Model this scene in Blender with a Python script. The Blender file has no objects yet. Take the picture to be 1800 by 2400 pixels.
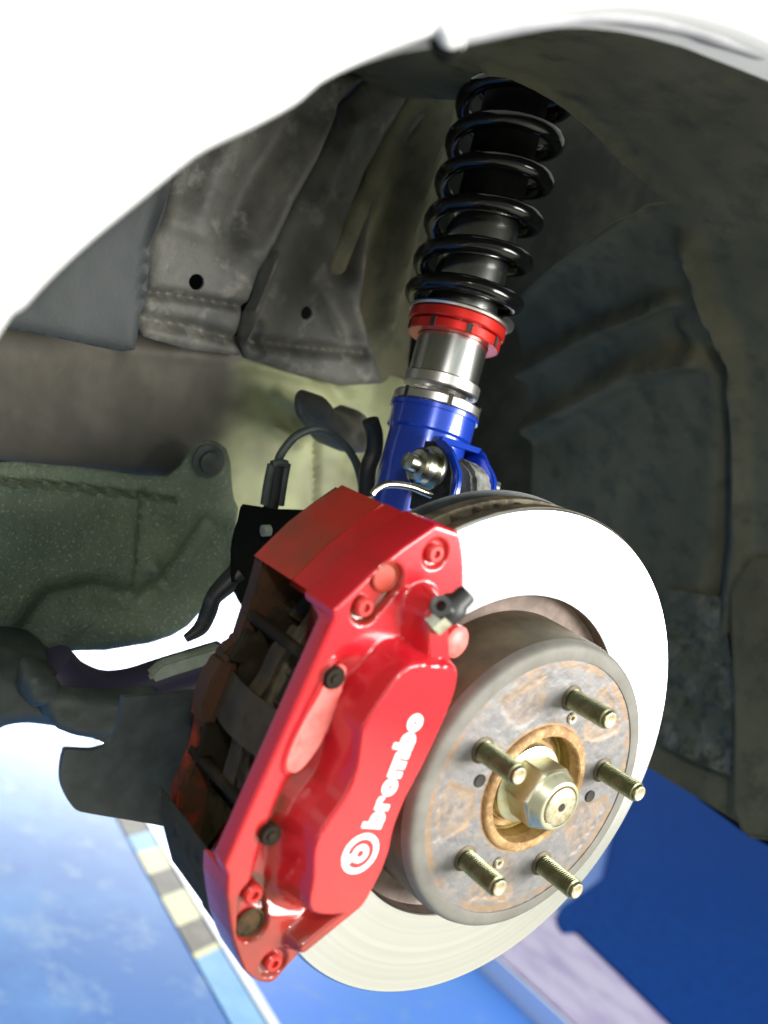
import bpy, bmesh, math, random
import numpy as np
from mathutils import Matrix, Vector
random.seed(4); rng = np.random.RandomState(7)
scene = bpy.context.scene
COL = scene.collection

# ------------------------------------------------------------------ camera
# world frame: origin at the wheel centre, +x out of the wheel, z up, y along the car
CM = np.array([[0.5619807, -0.26511901+0.0, 0.78351107], [0, 0, 0], [0, 0, 0]])
CC = np.array([0.06658072, -0.15088943, -0.60014863]); th, ps = 0.6703299, -0.44067377
_a = np.array([np.sin(th)*np.cos(ps), np.sin(th)*np.sin(ps), np.cos(th)])
_u = np.cross([0, 1, 0], _a); _u /= np.linalg.norm(_u); _v = np.cross(_a, _u)
_up = math.cos(math.radians(75))*_u + math.sin(math.radians(75))*_v
CM = np.stack([_a, np.cross(_up, _a), _up]); EYE = CM @ (-CC); FL = 2300.0
cd = bpy.data.cameras.new('camera'); cam = bpy.data.objects.new('camera', cd); COL.objects.link(cam)
cam.matrix_world = Matrix([list(CM[i])+[EYE[i]] for i in range(3)]+[[0, 0, 0, 1]])
cd.sensor_fit = 'VERTICAL'; cd.sensor_height = 36.0; cd.lens = FL/2400*36
cd.clip_start = .01; cd.clip_end = 400
cd.dof.use_dof = True; cd.dof.focus_distance = .63; cd.dof.aperture_fstop = 5.0
scene.camera = cam
# ------------------------------------------------------------------ world, lamps, exposure
w = bpy.data.worlds.new('World'); scene.world = w; w.use_nodes = True
w.node_tree.nodes['Background'].inputs[0].default_value = (.92, 1.0, .93, 1)
w.node_tree.nodes['Background'].inputs[1].default_value = .62
def area(name, loc, target, sx, sy, power, color=(1, 1, 1)):
    l = bpy.data.lights.new(name, 'AREA'); l.shape = 'RECTANGLE'; l.size = sx; l.size_y = sy
    l.energy = power; l.color = color
    o = bpy.data.objects.new(name, l); COL.objects.link(o); o.location = loc
    o.rotation_euler = (Vector(target)-Vector(loc)).to_track_quat('-Z', 'Y').to_euler(); return o
area('door_light', (2.6, 1.65, .78), (0, 0, .1), 2.2, 1.25, 235, (1, .98, .95))
area('far_door_light', (-8.5, 4.2, 1.25), (0, .5, .3), 6, 1.3, 490, (.93, .97, 1))
area('fill_light', (.60, -.62, .42), (-.1, .1, .15), .10, .07, 2.4, (1, .97, .92))  # small lamp added near the camera as fill
scene.view_settings.view_transform = 'Standard'; scene.view_settings.look = 'None'
scene.view_settings.exposure = 0.25; scene.view_settings.gamma = 1.0

# ------------------------------------------------------------------ helpers
def pray(px, py): return CM @ np.array([(px-900)/FL, -(py-1200)/FL, -1.])
def at(px, py, n, d):                       # the point of plane n.p = d seen at that pixel of the photograph
    n = np.array(n, float); r = pray(px, py); return EYE + (d-n@EYE)/(n@r)*r
def atx(px, py, X): return at(px, py, (1, 0, 0), X)
def atcyl(px, py, R):
    d = pray(px, py); A = d[1]**2+d[2]**2; B = EYE[1]*d[1]+EYE[2]*d[2]; Q = EYE[1]**2+EYE[2]**2-R*R
    return EYE+(-B+math.sqrt(B*B-A*Q))/A*d
def link(o, parent=None):
    COL.objects.link(o)
    if parent is not None: o.parent = parent
    return o
def mesh_obj(name, verts, faces, mat, parent=None, smooth=None):
    me = bpy.data.meshes.new(name); me.from_pydata([tuple(map(float, v)) for v in verts], [], [tuple(int(i) for i in f) for f in faces])
    me.materials.append(mat)
    if smooth is not None:
        bm = bmesh.new(); bm.from_mesh(me); bmesh.ops.recalc_face_normals(bm, faces=bm.faces)
        for f in bm.faces: f.smooth = True
        for e in bm.edges:
            e.smooth = len(e.link_faces) == 2 and e.calc_face_angle(0) < math.radians(smooth)
        bm.to_mesh(me); bm.free()
    me.update()
    return link(bpy.data.objects.new(name, me), parent)
def thing(name, label, cat, loc=(0, 0, 0), group=None):
    o = bpy.data.objects.new(name, None); o.empty_display_size = .05; COL.objects.link(o)
    o['label'] = label; o['category'] = cat
    if group: o['group'] = group
    return o
def tag(o, label=None, cat=None, group=None, kind=None):
    for k, v in (('label', label), ('category', cat), ('group', group), ('kind', kind)):
        if v: o[k] = v
    return o
def frame_of(axis):
    a = np.array(axis, float); a /= np.linalg.norm(a)
    t = np.array([0, 0, 1.]) if abs(a[2]) < .9 else np.array([0, 1., 0])
    u = np.cross(t, a); u /= np.linalg.norm(u); return a, u, np.cross(a, u)
def lathe(name, prof, mat, parent=None, o=(0, 0, 0), axis=(1, 0, 0), n=96, closed=True, smooth=40, a0=0, a1=360, poly=None):
    """prof: list of (s along axis, r)."""
    a, u, v = frame_of(axis); o = np.array(o, float); V = []; F = []
    full = a1-a0 >= 360; m = n if full else n+1; P = len(prof)
    for k in range(m):
        t = math.radians(a0+(a1-a0)*k/n); e = math.cos(t)*u+math.sin(t)*v
        for s, r in prof: V.append(o+a*s+e*r)
    for k in range(n):
        k2 = (k+1) % m
        for i in range(P if closed else P-1):
            j = (i+1) % P; F.append((k*P+i, k*P+j, k2*P+j, k2*P+i))
    ob = mesh_obj(name, V, F, mat, parent)
    bm = bmesh.new(); bm.from_mesh(ob.data); bmesh.ops.remove_doubles(bm, verts=bm.verts, dist=1e-6)
    bmesh.ops.dissolve_degenerate(bm, edges=bm.edges, dist=1e-7); bmesh.ops.recalc_face_normals(bm, faces=bm.faces)
    for f in bm.faces: f.smooth = True
    for e in bm.edges: e.smooth = len(e.link_faces) == 2 and e.calc_face_angle(0) < math.radians(smooth)
    bm.to_mesh(ob.data); bm.free(); return ob
def tube(name, pts, r, mat, parent=None, n=12, sub=6, rs=None):
    P = np.array([np.array(p, float) for p in pts])
    if sub > 1 and len(P) > 2:
        Q = []; E = np.vstack([2*P[0]-P[1], P, 2*P[-1]-P[-2]])
        for i in range(1, len(E)-2):
            for k in range(sub):
                t = k/sub; p0, p1, p2, p3 = E[i-1], E[i], E[i+1], E[i+2]
                Q.append(.5*((2*p1)+(-p0+p2)*t+(2*p0-5*p1+4*p2-p3)*t*t+(-p0+3*p1-3*p2+p3)*t**3))
        Q.append(P[-1]); P = np.array(Q)
    R = np.full(len(P), r) if rs is None else np.interp(np.linspace(0, 1, len(P)), np.linspace(0, 1, len(rs)), rs)
    T = np.gradient(P, axis=0); T /= np.linalg.norm(T, axis=1)[:, None]
    _, u, _ = frame_of(T[0]); V = []; F = []
    for i in range(len(P)):
        u = u-T[i]*(u@T[i]); u /= np.linalg.norm(u); v = np.cross(T[i], u)
        for k in range(n):
            t = 2*math.pi*k/n; V.append(P[i]+R[i]*(math.cos(t)*u+math.sin(t)*v))
    for i in range(len(P)-1):
        for k in range(n): F.append((i*n+k, i*n+(k+1) % n, (i+1)*n+(k+1) % n, (i+1)*n+k))
    F.append(tuple(range(n))[::-1]); F.append(tuple((len(P)-1)*n+k for k in range(n)))
    return mesh_obj(name, V, F, mat, parent, smooth=50)
def slab(name, pts, thick, mat, parent=None, bevel=0.0, smooth=35, seg=2):
    """closed outline of 3-D points, extruded by the vector thick."""
    bm = bmesh.new(); vs = [bm.verts.new(tuple(map(float, p))) for p in pts]; f = bm.faces.new(vs)
    r = bmesh.ops.extrude_face_region(bm, geom=[f]); nv = [g for g in r['geom'] if isinstance(g, bmesh.types.BMVert)]
    bmesh.ops.translate(bm, verts=nv, vec=Vector(tuple(map(float, thick))))
    bmesh.ops.recalc_face_normals(bm, faces=bm.faces)
    if bevel:
        bmesh.ops.bevel(bm, geom=list(bm.edges), offset=bevel, segments=seg, affect='EDGES', clamp_overlap=True)
    big = [f for f in bm.faces if len(f.verts) > 4]
    bmesh.ops.triangulate(bm, faces=big)
    for f in bm.faces: f.smooth = True
    for e in bm.edges: e.smooth = len(e.link_faces) == 2 and e.calc_face_angle(0) < math.radians(smooth)
    me = bpy.data.meshes.new(name); bm.to_mesh(me); bm.free(); me.materials.append(mat)
    return link(bpy.data.objects.new(name, me), parent)
def smoothline(pts, sub=5, closed=False):
    P = np.array(pts, float); n = len(P); Q = []
    for i in range(n if closed else n-1):
        p0 = P[(i-1) % n] if closed or i > 0 else 2*P[0]-P[1]
        p1, p2 = P[i], P[(i+1) % n]
        p3 = P[(i+2) % n] if closed or i+2 < n else 2*P[-1]-P[-2]
        for k in range(sub):
            t = k/sub; Q.append(.5*((2*p1)+(-p0+p2)*t+(2*p0-5*p1+4*p2-p3)*t*t+(-p0+3*p1-3*p2+p3)*t**3))
    if not closed: Q.append(P[-1])
    return np.array(Q)
def sd_poly(U, V, poly):
    P = np.array(poly, float); d = np.full(U.shape, 1e9); ins = np.zeros(U.shape, bool)
    for i in range(len(P)):
        a, b = P[i], P[(i+1) % len(P)]; e = b-a; wu, wv = U-a[0], V-a[1]
        t = np.clip((wu*e[0]+wv*e[1])/(e@e+1e-18), 0, 1)
        d = np.minimum(d, (wu-e[0]*t)**2+(wv-e[1]*t)**2)
        c = (a[1] > V) != (b[1] > V)
        with np.errstate(divide='ignore', invalid='ignore'):
            x = a[0]+(V-a[1])*(b[0]-a[0])/(b[1]-a[1] if b[1] != a[1] else 1e-12)
        ins ^= c & (U < x)
    return np.where(ins, -1, 1)*np.sqrt(d)
def sd_line(U, V, pts):
    d = np.full(U.shape, 1e9); P = np.array(pts, float)
    for a, b in zip(P[:-1], P[1:]):
        e = b-a; wu, wv = U-a[0], V-a[1]; t = np.clip((wu*e[0]+wv*e[1])/(e@e+1e-18), 0, 1)
        d = np.minimum(d, np.hypot(wu-e[0]*t, wv-e[1]*t))
    return d
def sstep(x): x = np.clip(x, 0, 1); return x*x*(3-2*x)
_lat = rng.rand(64, 64)
def vnoise(U, V, scale, oct=4):
    out = np.zeros(np.shape(U)); amp = .5; s = 1/scale
    for k in range(oct):
        x = U*s+17.3*k; y = V*s+9.1*k; xi = np.floor(x).astype(int); yi = np.floor(y).astype(int)
        fx = x-xi; fy = y-yi; fx = fx*fx*(3-2*fx); fy = fy*fy*(3-2*fy)
        g = lambda i, j: _lat[i % 64, j % 64]
        out += amp*((g(xi, yi)*(1-fx)+g(xi+1, yi)*fx)*(1-fy)+(g(xi, yi+1)*(1-fx)+g(xi+1, yi+1)*fx)*fy)
        amp *= .5; s *= 2
    return out
def marched(name, U, V, S, fmap, mat, parent=None, thick=None, smooth=40, color=None):
    """mesh of the region S<0 of the grid U,V mapped to space by fmap(u,v); thick = vector for walls and back."""
    nu, nv = U.shape; verts = []; idx = {}; F = []
    def vert(i, j):
        k = (i, j)
        if k not in idx: idx[k] = len(verts); verts.append((U[i, j], V[i, j]))
        return idx[k]
    def cross(i, j, p, q):
        k = (min((i, j), (p, q)), max((i, j), (p, q)))
        if k not in idx:
            (i, j), (p, q) = k; s0, s1 = S[i, j], S[p, q]; t = min(max(s0/(s0-s1), .02), .98)
            idx[k] = len(verts); verts.append((U[i, j]+(U[p, q]-U[i, j])*t, V[i, j]+(V[p, q]-V[i, j])*t))
        return idx[k]
    I = S < 0
    cnt = I[:-1, :-1].astype(int)+I[1:, :-1]+I[1:, 1:]+I[:-1, 1:]
    for i, j in zip(*np.nonzero(cnt)):
        c = [(i, j), (i+1, j), (i+1, j+1), (i, j+1)]
        if cnt[i, j] == 4: F.append([vert(*p) for p in c]); continue
        f = []
        for k in range(4):
            p, q = c[k], c[(k+1) % 4]
            if I[p]: f.append(vert(*p))
            if I[p] != I[q]: f.append(cross(*p, *q))
        if len(f) > 2: F.append(f)
    uv = np.array(verts); X = fmap(uv[:, 0], uv[:, 1]); n = len(X)
    if thick is not None:
        cntE = {}
        for f in F:
            for a, b in zip(f, f[1:]+f[:1]): cntE[(a, b)] = 1
        walls = [(a, b) for (a, b) in cntE if (b, a) not in cntE]
        if callable(thick): X2 = thick(uv[:, 0], uv[:, 1])
        else: X2 = X+np.array(thick)
        X = np.vstack([X, X2]); F = F+[[a+n for a in f[::-1]] for f in F]+[[b, a, a+n, b+n] for a, b in walls]
        uv = np.vstack([uv, uv])
    ob = mesh_obj(name, X, F, mat, parent, smooth=smooth)
    if color is not None:
        c = color(uv[:, 0], uv[:, 1]); c = np.hstack([c, np.ones((len(c), 1))]).astype(np.float32)
        at_ = ob.data.color_attributes.new('paint', 'FLOAT_COLOR', 'POINT'); at_.data.foreach_set('color', c.ravel())
    return ob
def grid(u0, u1, v0, v1, step):
    return np.meshgrid(np.arange(u0, u1+step, step), np.arange(v0, v1+step, step), indexing='ij')

# ------------------------------------------------------------------ materials
def mat(name, col, rough=.5, metal=0., noise=None, bump=None, spec=.5, coat=0., attr=False, speck=None, aniso=None, stretch=None):
    """noise=(colour2, scale, lo, hi); bump=(scale, strength, distance); speck=(colour, scale, threshold)"""
    m = bpy.data.materials.new(name); m.use_nodes = True; nt = m.node_tree; b = nt.nodes['Principled BSDF']; L = nt.links
    b.inputs['Base Color'].default_value = (*col, 1); b.inputs['Roughness'].default_value = rough; b.inputs['Metallic'].default_value = metal
    b.inputs['Specular IOR Level'].default_value = spec; b.inputs['Coat Weight'].default_value = coat; b.inputs['Coat Roughness'].default_value = .08
    tc = nt.nodes.new('ShaderNodeTexCoord'); vec = tc.outputs['Object']
    if stretch:
        mp = nt.nodes.new('ShaderNodeMapping'); mp.inputs['Scale'].default_value = stretch; L.new(vec, mp.inputs['Vector']); vec = mp.outputs['Vector']
    cur = None
    if attr:
        at_ = nt.nodes.new('ShaderNodeAttribute'); at_.attribute_name = 'paint'; cur = at_.outputs['Color']; L.new(cur, b.inputs['Base Color'])
    def mixin(fac, c2):
        nonlocal cur
        mx = nt.nodes.new('ShaderNodeMix'); mx.data_type = 'RGBA'
        if cur is not None: L.new(cur, mx.inputs['A'])
        else: mx.inputs['A'].default_value = (*col, 1)
        mx.inputs['B'].default_value = (*c2, 1); L.new(fac, mx.inputs['Factor']); cur = mx.outputs['Result']; L.new(cur, b.inputs['Base Color'])
    def ntex(scale, det=6):
        n = nt.nodes.new('ShaderNodeTexNoise'); n.inputs['Scale'].default_value = scale; n.inputs['Detail'].default_value = det
        n.inputs['Roughness'].default_value = .62; L.new(vec, n.inputs['Vector']); return n
    for nz in ([noise] if noise and not isinstance(noise[0][0], (tuple, list)) else (noise or [])):
        c2, sc, lo, hi = nz; n = ntex(sc); r = nt.nodes.new('ShaderNodeMapRange'); r.inputs['From Min'].default_value = lo; r.inputs['From Max'].default_value = hi
        L.new(n.outputs['Fac'], r.inputs['Value']); mixin(r.outputs['Result'], c2)
    if speck:
        c2, sc, tr = speck; n = ntex(sc, 3); r = nt.nodes.new('ShaderNodeMapRange'); r.inputs['From Min'].default_value = tr; r.inputs['From Max'].default_value = tr+.05
        L.new(n.outputs['Fac'], r.inputs['Value']); mixin(r.outputs['Result'], c2)
    if bump:
        n = ntex(bump[0]); bp = nt.nodes.new('ShaderNodeBump'); bp.inputs['Strength'].default_value = bump[1]; bp.inputs['Distance'].default_value = bump[2]
        L.new(n.outputs['Fac'], bp.inputs['Height']); L.new(bp.outputs['Normal'], b.inputs['Normal'])
    if aniso:
        b.inputs['Anisotropic'].default_value = aniso; tg = nt.nodes.new('ShaderNodeTangent'); tg.direction_type = 'RADIAL'; tg.axis = 'X'
        L.new(tg.outputs['Tangent'], b.inputs['Tangent'])
    return m
def rings(m):      # fine turning marks round the x axis
    nt = m.node_tree; L = nt.links; b = nt.nodes['Principled BSDF']
    tc = nt.nodes.new('ShaderNodeTexCoord'); mp = nt.nodes.new('ShaderNodeVectorMath'); mp.operation = 'MULTIPLY'; mp.inputs[1].default_value = (0, 1, 1)
    ln = nt.nodes.new('ShaderNodeVectorMath'); ln.operation = 'LENGTH'; L.new(tc.outputs['Object'], mp.inputs[0]); L.new(mp.outputs[0], ln.inputs[0])
    n = nt.nodes.new('ShaderNodeTexNoise'); n.noise_dimensions = '1D'; n.inputs['Scale'].default_value = 900; n.inputs['Detail'].default_value = 6; n.inputs['Roughness'].default_value = .75
    L.new(ln.outputs['Value'], n.inputs['W'])
    bp = nt.nodes.new('ShaderNodeBump'); bp.inputs['Strength'].default_value = .10; bp.inputs['Distance'].default_value = .0003
    L.new(n.outputs['Fac'], bp.inputs['Height']); L.new(bp.outputs['Normal'], b.inputs['Normal'])
    n2 = nt.nodes.new('ShaderNodeTexNoise'); n2.noise_dimensions = '1D'; n2.inputs['Scale'].default_value = 260; n2.inputs['Detail'].default_value = 5; L.new(ln.outputs['Value'], n2.inputs['W'])
    r = nt.nodes.new('ShaderNodeMapRange'); r.inputs['From Min'].default_value = .35; r.inputs['From Max'].default_value = .65; r.inputs['To Min'].default_value = .33; r.inputs['To Max'].default_value = .39
    L.new(n2.outputs['Fac'], r.inputs['Value']); L.new(r.outputs['Result'], b.inputs['Roughness'])
    mx = nt.nodes.new('ShaderNodeMix'); mx.data_type = 'RGBA'; mx.inputs['A'].default_value = (.80, .81, .82, 1); mx.inputs['B'].default_value = (.68, .69, .68, 1)
    L.new(n2.outputs['Fac'], mx.inputs['Factor']); L.new(mx.outputs['Result'], b.inputs['Base Color'])
M = {}
M['white'] = mat('white_car_paint', (.86, .87, .86), .25, coat=.6, bump=(900, .05, .0002))
M['lip'] = mat('shaded_lip', (.30, .30, .32), .4, noise=((.20, .20, .22), 40, .4, .7), coat=.2)  # white lip made darker: shade on its underside put into the colour
M['liner'] = mat('liner_plastic', (.100, .097, .060), .7, noise=(((.145, .137, .086), 9, .45, .70), ((.052, .056, .038), 34, .5, .76)), bump=(260, .35, .002), spec=.22)
M['linerdirt'] = mat('dusty_liner', (.080, .088, .064), .8, noise=(((.17, .175, .14), 34, .48, .66), ((.04, .044, .034), 70, .5, .66)), bump=(150, .5, .003), spec=.3)
M['cavity'] = mat('cavity_black', (.004, .005, .004), .85, noise=((.010, .011, .009), 18, .45, .65), bump=(80, .3, .003), spec=.08)  # near-black for hollows and dark parts; the hollows' shade is in the colour
M['bluegrey'] = mat('blue_grey_plastic', (.036, .042, .041), .6, spec=.25, noise=((.028, .033, .032), 14, .4, .65), bump=(300, .2, .001))
M['steel'] = mat('grey_underseal', (.095, .092, .074), .65, noise=(((.055, .055, .048), 22, .42, .62), ((.17, .165, .14), 40, .55, .68)), bump=(120, .4, .002))
M['brown'] = mat('brown_grey_panel', (.125, .115, .092), .7, noise=((.085, .085, .07), 12, .42, .65), bump=(160, .3, .0015), speck=((.13, .13, .12), 240, .70))
M['green'] = mat('greenish_panel', (.30, .33, .17), .55, noise=(((.34, .32, .22), 12, .5, .62), ((.20, .23, .12), 35, .5, .7)), bump=(60, .3, .002))
M['side'] = mat('side_panel_lit_patch', (.3, .3, .2), .6, attr=True, bump=(160, .25, .0015), spec=.3)
M['wet'] = mat('gritty_green_panel', (.13, .17, .11), .45, noise=((.08, .12, .08), 18, .4, .6), speck=((.26, .31, .17), 430, .60), bump=(200, .8, .003))
M['arm'] = mat('dark_arm_metal', (.035, .045, .042), .5, noise=((.07, .08, .065), 22, .48, .65), bump=(90, .4, .002))
M['purple'] = mat('dark_tube', (.030, .024, .050), .45, bump=(90, .2, .001))
M['pale'] = mat('pale_metal', (.30, .34, .27), .5, noise=((.20, .22, .17), 30, .4, .6))
M['shield'] = mat('grey_dust_shield', (.045, .055, .056), .55, noise=((.030, .036, .036), 60, .4, .6), bump=(500, .3, .0006))
M['rubber'] = mat('black_rubber', (.012, .013, .012), .5, bump=(200, .2, .001), noise=((.05, .055, .05), 50, .58, .7))
M['spring'] = mat('black_spring_paint', (.003, .0035, .0035), .14, bump=(300, .03, .0005))
M['chrome'] = mat('plated_tube', (.70, .70, .67), .22, 1.0, noise=((.46, .46, .44), 30, .4, .6), stretch=(1, 1, .15))
M['alu'] = mat('machined_aluminium', (.74, .73, .70), .32, 1.0, bump=(400, .05, .0003))
M['redanod'] = mat('red_anodised', (.75, .030, .022), .28, .55, coat=.4)
M['blueanod'] = mat('blue_powder_coat', (.008, .045, .40), .25, .25, coat=.7, bump=(300, .08, .0004))
M['knuckle'] = mat('cast_knuckle', (.36, .37, .34), .55, .4, noise=((.12, .12, .11), 60, .45, .65), bump=(150, .4, .001))
M['bolt'] = mat('zinc_bolt', (.60, .60, .50), .25, 1.0, noise=((.30, .30, .22), 90, .45, .65))
M['red'] = mat('red_caliper_paint', (.60, .008, .028), .24, coat=.75, noise=((.50, .012, .012), 25, .45, .75), bump=(240, .06, .0006))
M['redmap'] = mat('red_caliper_paint_dusty', (.60, .008, .028), .24, coat=.7, attr=True, bump=(240, .07, .0006))
M['redpale'] = mat('pale_caliper_paint', (.74, .17, .15), .42, noise=((.62, .09, .07), 120, .45, .7), bump=(240, .08, .0006))  # paler red; the flange patch's reflection is put into the colour
M['redtop'] = mat('dulled_caliper_paint', (.56, .014, .014), .34, coat=.35, noise=((.36, .018, .010), 16, .42, .70), bump=(240, .08, .0006))
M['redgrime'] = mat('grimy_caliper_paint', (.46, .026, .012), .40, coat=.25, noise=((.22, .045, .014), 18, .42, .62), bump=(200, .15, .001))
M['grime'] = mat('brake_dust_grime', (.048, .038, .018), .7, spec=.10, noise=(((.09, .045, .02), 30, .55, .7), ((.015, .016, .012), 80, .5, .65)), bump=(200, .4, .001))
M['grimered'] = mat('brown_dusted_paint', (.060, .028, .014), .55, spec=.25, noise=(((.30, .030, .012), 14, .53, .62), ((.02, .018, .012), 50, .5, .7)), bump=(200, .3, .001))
M['pad'] = mat('dark_pad_metal', (.016, .012, .007), .65, .0, spec=.15, noise=((.038, .028, .016), 40, .5, .68), bump=(200, .3, .001))
M['clip'] = mat('brown_spring_steel', (.060, .044, .024), .5, .2, spec=.25, noise=((.030, .022, .013), 50, .45, .65), bump=(120, .2, .001))
M['letters'] = mat('white_lettering', (.88, .88, .86), .35, coat=.3)
M['disc'] = mat('turned_disc_face', (.62, .62, .60), .34, 1.0, aniso=.75)
rings(M['disc'])
M['edge'] = mat('rusty_disc_edge', (.16, .135, .085), .6, .4, noise=(((.07, .06, .04), 60, .45, .6), ((.24, .17, .09), 90, .55, .7)), bump=(300, .4, .0008))
M['hatside'] = mat('oxidised_hat_side', (.115, .090, .050), .6, .4, noise=((.06, .05, .03), 40, .42, .66), bump=(300, .25, .0006))
M['ringwall'] = mat('brown_ring_wall', (.21, .155, .13), .6, .3, noise=((.13, .10, .08), 60, .4, .6))
M['hatband'] = mat('grey_coated_hat', (.165, .16, .14), .66, .1, noise=((.13, .125, .105), 60, .4, .65), bump=(500, .15, .0004))
M['face'] = mat('hat_face_rust', (.4, .4, .4), .5, .35, attr=True, bump=(700, .35, .0005))
M['ochre'] = mat('ochre_rust', (.40, .25, .10), .7, .1, noise=(((.26, .14, .05), 90, .42, .62), ((.52, .38, .19), 150, .5, .68)), bump=(400, .5, .0008))
M['bore'] = mat('yellow_bore', (.34, .25, .07), .45, .5, noise=((.16, .10, .03), 60, .45, .62))
M['nut'] = mat('yellow_zinc_nut', (.58, .57, .41), .34, .8, noise=((.50, .42, .20), 60, .5, .70), bump=(300, .08, .0004))
M['stud'] = mat('olive_zinc_stud', (.25, .255, .165), .34, .9, noise=((.15, .155, .08), 120, .42, .62))
M['studend'] = mat('bare_stud_end', (.52, .50, .38), .4, .6, noise=((.40, .32, .16), 300, .45, .6))
M['hole'] = mat('dark_hole', (.02, .017, .012), .8)
M['floor'] = mat('blue_floor_paint', (.030, .165, .66), .30, noise=(((.045, .19, .55), 2.2, .4, .65), ((.10, .22, .50), 14, .56, .75)), bump=(30, .06, .003), spec=.8, speck=((.5, .42, .35), 38, .80))
M['concrete'] = mat('worn_concrete', (.34, .33, .26), .6, noise=((.26, .25, .20), 3, .4, .65), bump=(30, .1, .003))
M['deck'] = mat('blue_deck_paint', (.020, .130, .44), .30, noise=(((.06, .22, .55), 3.0, .42, .60), ((.16, .28, .50), 14, .54, .72)), bump=(26, .08, .003), spec=.8, speck=((.45, .38, .3), 60, .80))
M['navy'] = mat('navy_matt_blue', (.0025, .034, .18), .85, noise=((.0018, .024, .13), 40, .4, .65), bump=(400, .5, .002), spec=.03)
M['lilac'] = mat('lilac_sheet_metal', (.52, .46, .66), .3, .5, noise=((.36, .30, .52), 6, .45, .62), bump=(12, .35, .01), stretch=(1, 2.5, 1))
M['strip'] = mat('pale_blue_edge_paint', (.20, .42, .72), .35, noise=((.14, .34, .66), 18, .4, .65))
M['tapeyellow'] = mat('yellow_tape', (.66, .62, .36), .4, noise=((.52, .50, .34), 30, .5, .7))
M['tapeblack'] = mat('worn_black_tape', (.15, .125, .10), .5, noise=((.22, .2, .17), 30, .45, .65))
M['steeledge'] = mat('bright_steel_edge', (.80, .82, .88), .3, .6)
M['mauve'] = mat('mauve_floor_joint', (.16, .13, .18), .5)

# ------------------------------------------------------------------ floor and lift deck
ZF, ZD = -.85, -.75
fl = mesh_obj('floor', [(-120, -120, ZF), (120, -120, ZF), (120, 120, ZF), (-120, 120, ZF)], [(0, 1, 2, 3)], M['concrete']); tag(fl, kind='structure')
bf = mesh_obj('painted_floor', [(-9, -7, ZF+.004), (-.36, -7, ZF+.004), (-.36, 9, ZF+.004), (-9, 9, ZF+.004)], [(0, 1, 2, 3)], M['floor']); tag(bf, kind='structure')
Z = (0, 0, 1)
def zp(px, py, z=ZD): return at(px, py, Z, z)
L0 = zp(363, 1937); L1 = zp(645, 2400); dl = (L1-L0)/np.linalg.norm(L1-L0)
A, B = L0-dl*2.3, L1+dl*1.0
nrm = np.cross(dl, [0, 0, 1]); nrm *= -np.sign(nrm@(zp(100, 2200)-L0))   # away from the left deck
deck = thing('lift_deck', 'long blue painted deck edged with yellow and black hazard tape', 'platform')
W2 = -nrm*6
slab('deck_plate', [A, B, B+W2, A+W2], (0, 0, -.096), M['deck'], deck, bevel=.003)
def strip(p0, p1, off0, off1, z, m, name, th=.0015):
    q = [p0-nrm*off0, p1-nrm*off0, p1-nrm*off1, p0-nrm*off1]
    for k in q: k[2] = z
    return slab(name, q, (0, 0, th), m, deck)
def onl(py): # parameter along the deck edge seen at image height py
    best = min(np.linspace(-2.2, 1.0, 1601), key=lambda t: abs(proj(L0+dl*t)[1]-py)); return L0+dl*best
def proj(P):
    q = CM.T@(np.array(P)-EYE); return 900+FL*q[0]/-q[2], 1200-FL*q[1]/-q[2]
wS = abs((zp(540, 2400)-L1)@nrm)
strip(A, B, -.004, .016, ZD+.001, M['steeledge'], 'edge_trim', .003)
ys = [(1900, 1950, 'tapeblack'), (1950, 1985, 'strip'), (1985, 2035, 'tapeyellow'), (2035, 2085, 'tapeblack'), (2085, 2150, 'tapeyellow'), (2150, 2211, 'tapeblack'), (2211, 2224, 'tapeyellow'), (2224, 2390, 'strip')]
for y0, y1, mm in ys:
    p0, p1 = onl(y0), onl(y1); sk = dl*.035
    if y1 > 2380: p1 = B.copy()
    q = [p0-nrm*.018, p1-nrm*.018, p1-nrm*wS+sk, p0-nrm*wS+sk]
    for k in q: k[2] = ZD+.0012
    slab('hazard_tape' if 'tape' in mm else 'paint_strip', q, (0, 0, .0008), M[mm], deck)
# step beside the deck, then the pale sheet rail and the navy slab on the right
st = thing('metal_rail', 'shiny lilac sheet metal rail between the blue floor and navy slab', 'rail')
R0, R1 = zp(1170, 2240, ZF+.05), zp(1345, 2400, ZF+.05); S0, S1 = zp(1300, 2128, ZF+.05), zp(1572, 2400, ZF+.05)
dr = (R1-R0)/np.linalg.norm(R1-R0); ds = (S1-S0)/np.linalg.norm(S1-S0)
slab('rail_sheet', [R0-dr*1.4, R1+dr*.8, S1+ds*.8, S0-ds*1.0], (0, 0, -.045), M['lilac'], st, bevel=.006)
rn = np.cross(dr, [0, 0, 1]); rn *= np.sign(rn@(zp(900, 2380, ZF+.05)-R0))
slab('rail_edge', [p+np.array([0, 0, .002]) for p in (R0-dr*1.4+rn*.012, R1+dr*.8+rn*.012, R1+dr*.8+rn*.019, R0-dr*1.4+rn*.019)], (0, 0, -.05), M['steeledge'], st)
slab('rail_gap', [p+np.array([0, 0, -.044]) for p in (R0-dr*1.4, R1+dr*.8, R1+dr*.8+rn*.012, R0-dr*1.4+rn*.012)], (0, 0, .003), M['cavity'], st)
ZN = ZF+.055
mt = [zp(1320, 2185, ZN), zp(1306, 2165, ZN), zp(1304, 2145, ZN), zp(1320, 2120, ZN), zp(1420, 2050, ZN), zp(1480, 1760, ZN), zp(1560, 1700, ZN), zp(1900, 1780, ZN), zp(2300, 2100, ZN), zp(2200, 2700, ZN), zp(1850, 2670, ZN), zp(1350, 2182, ZN)]
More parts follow.
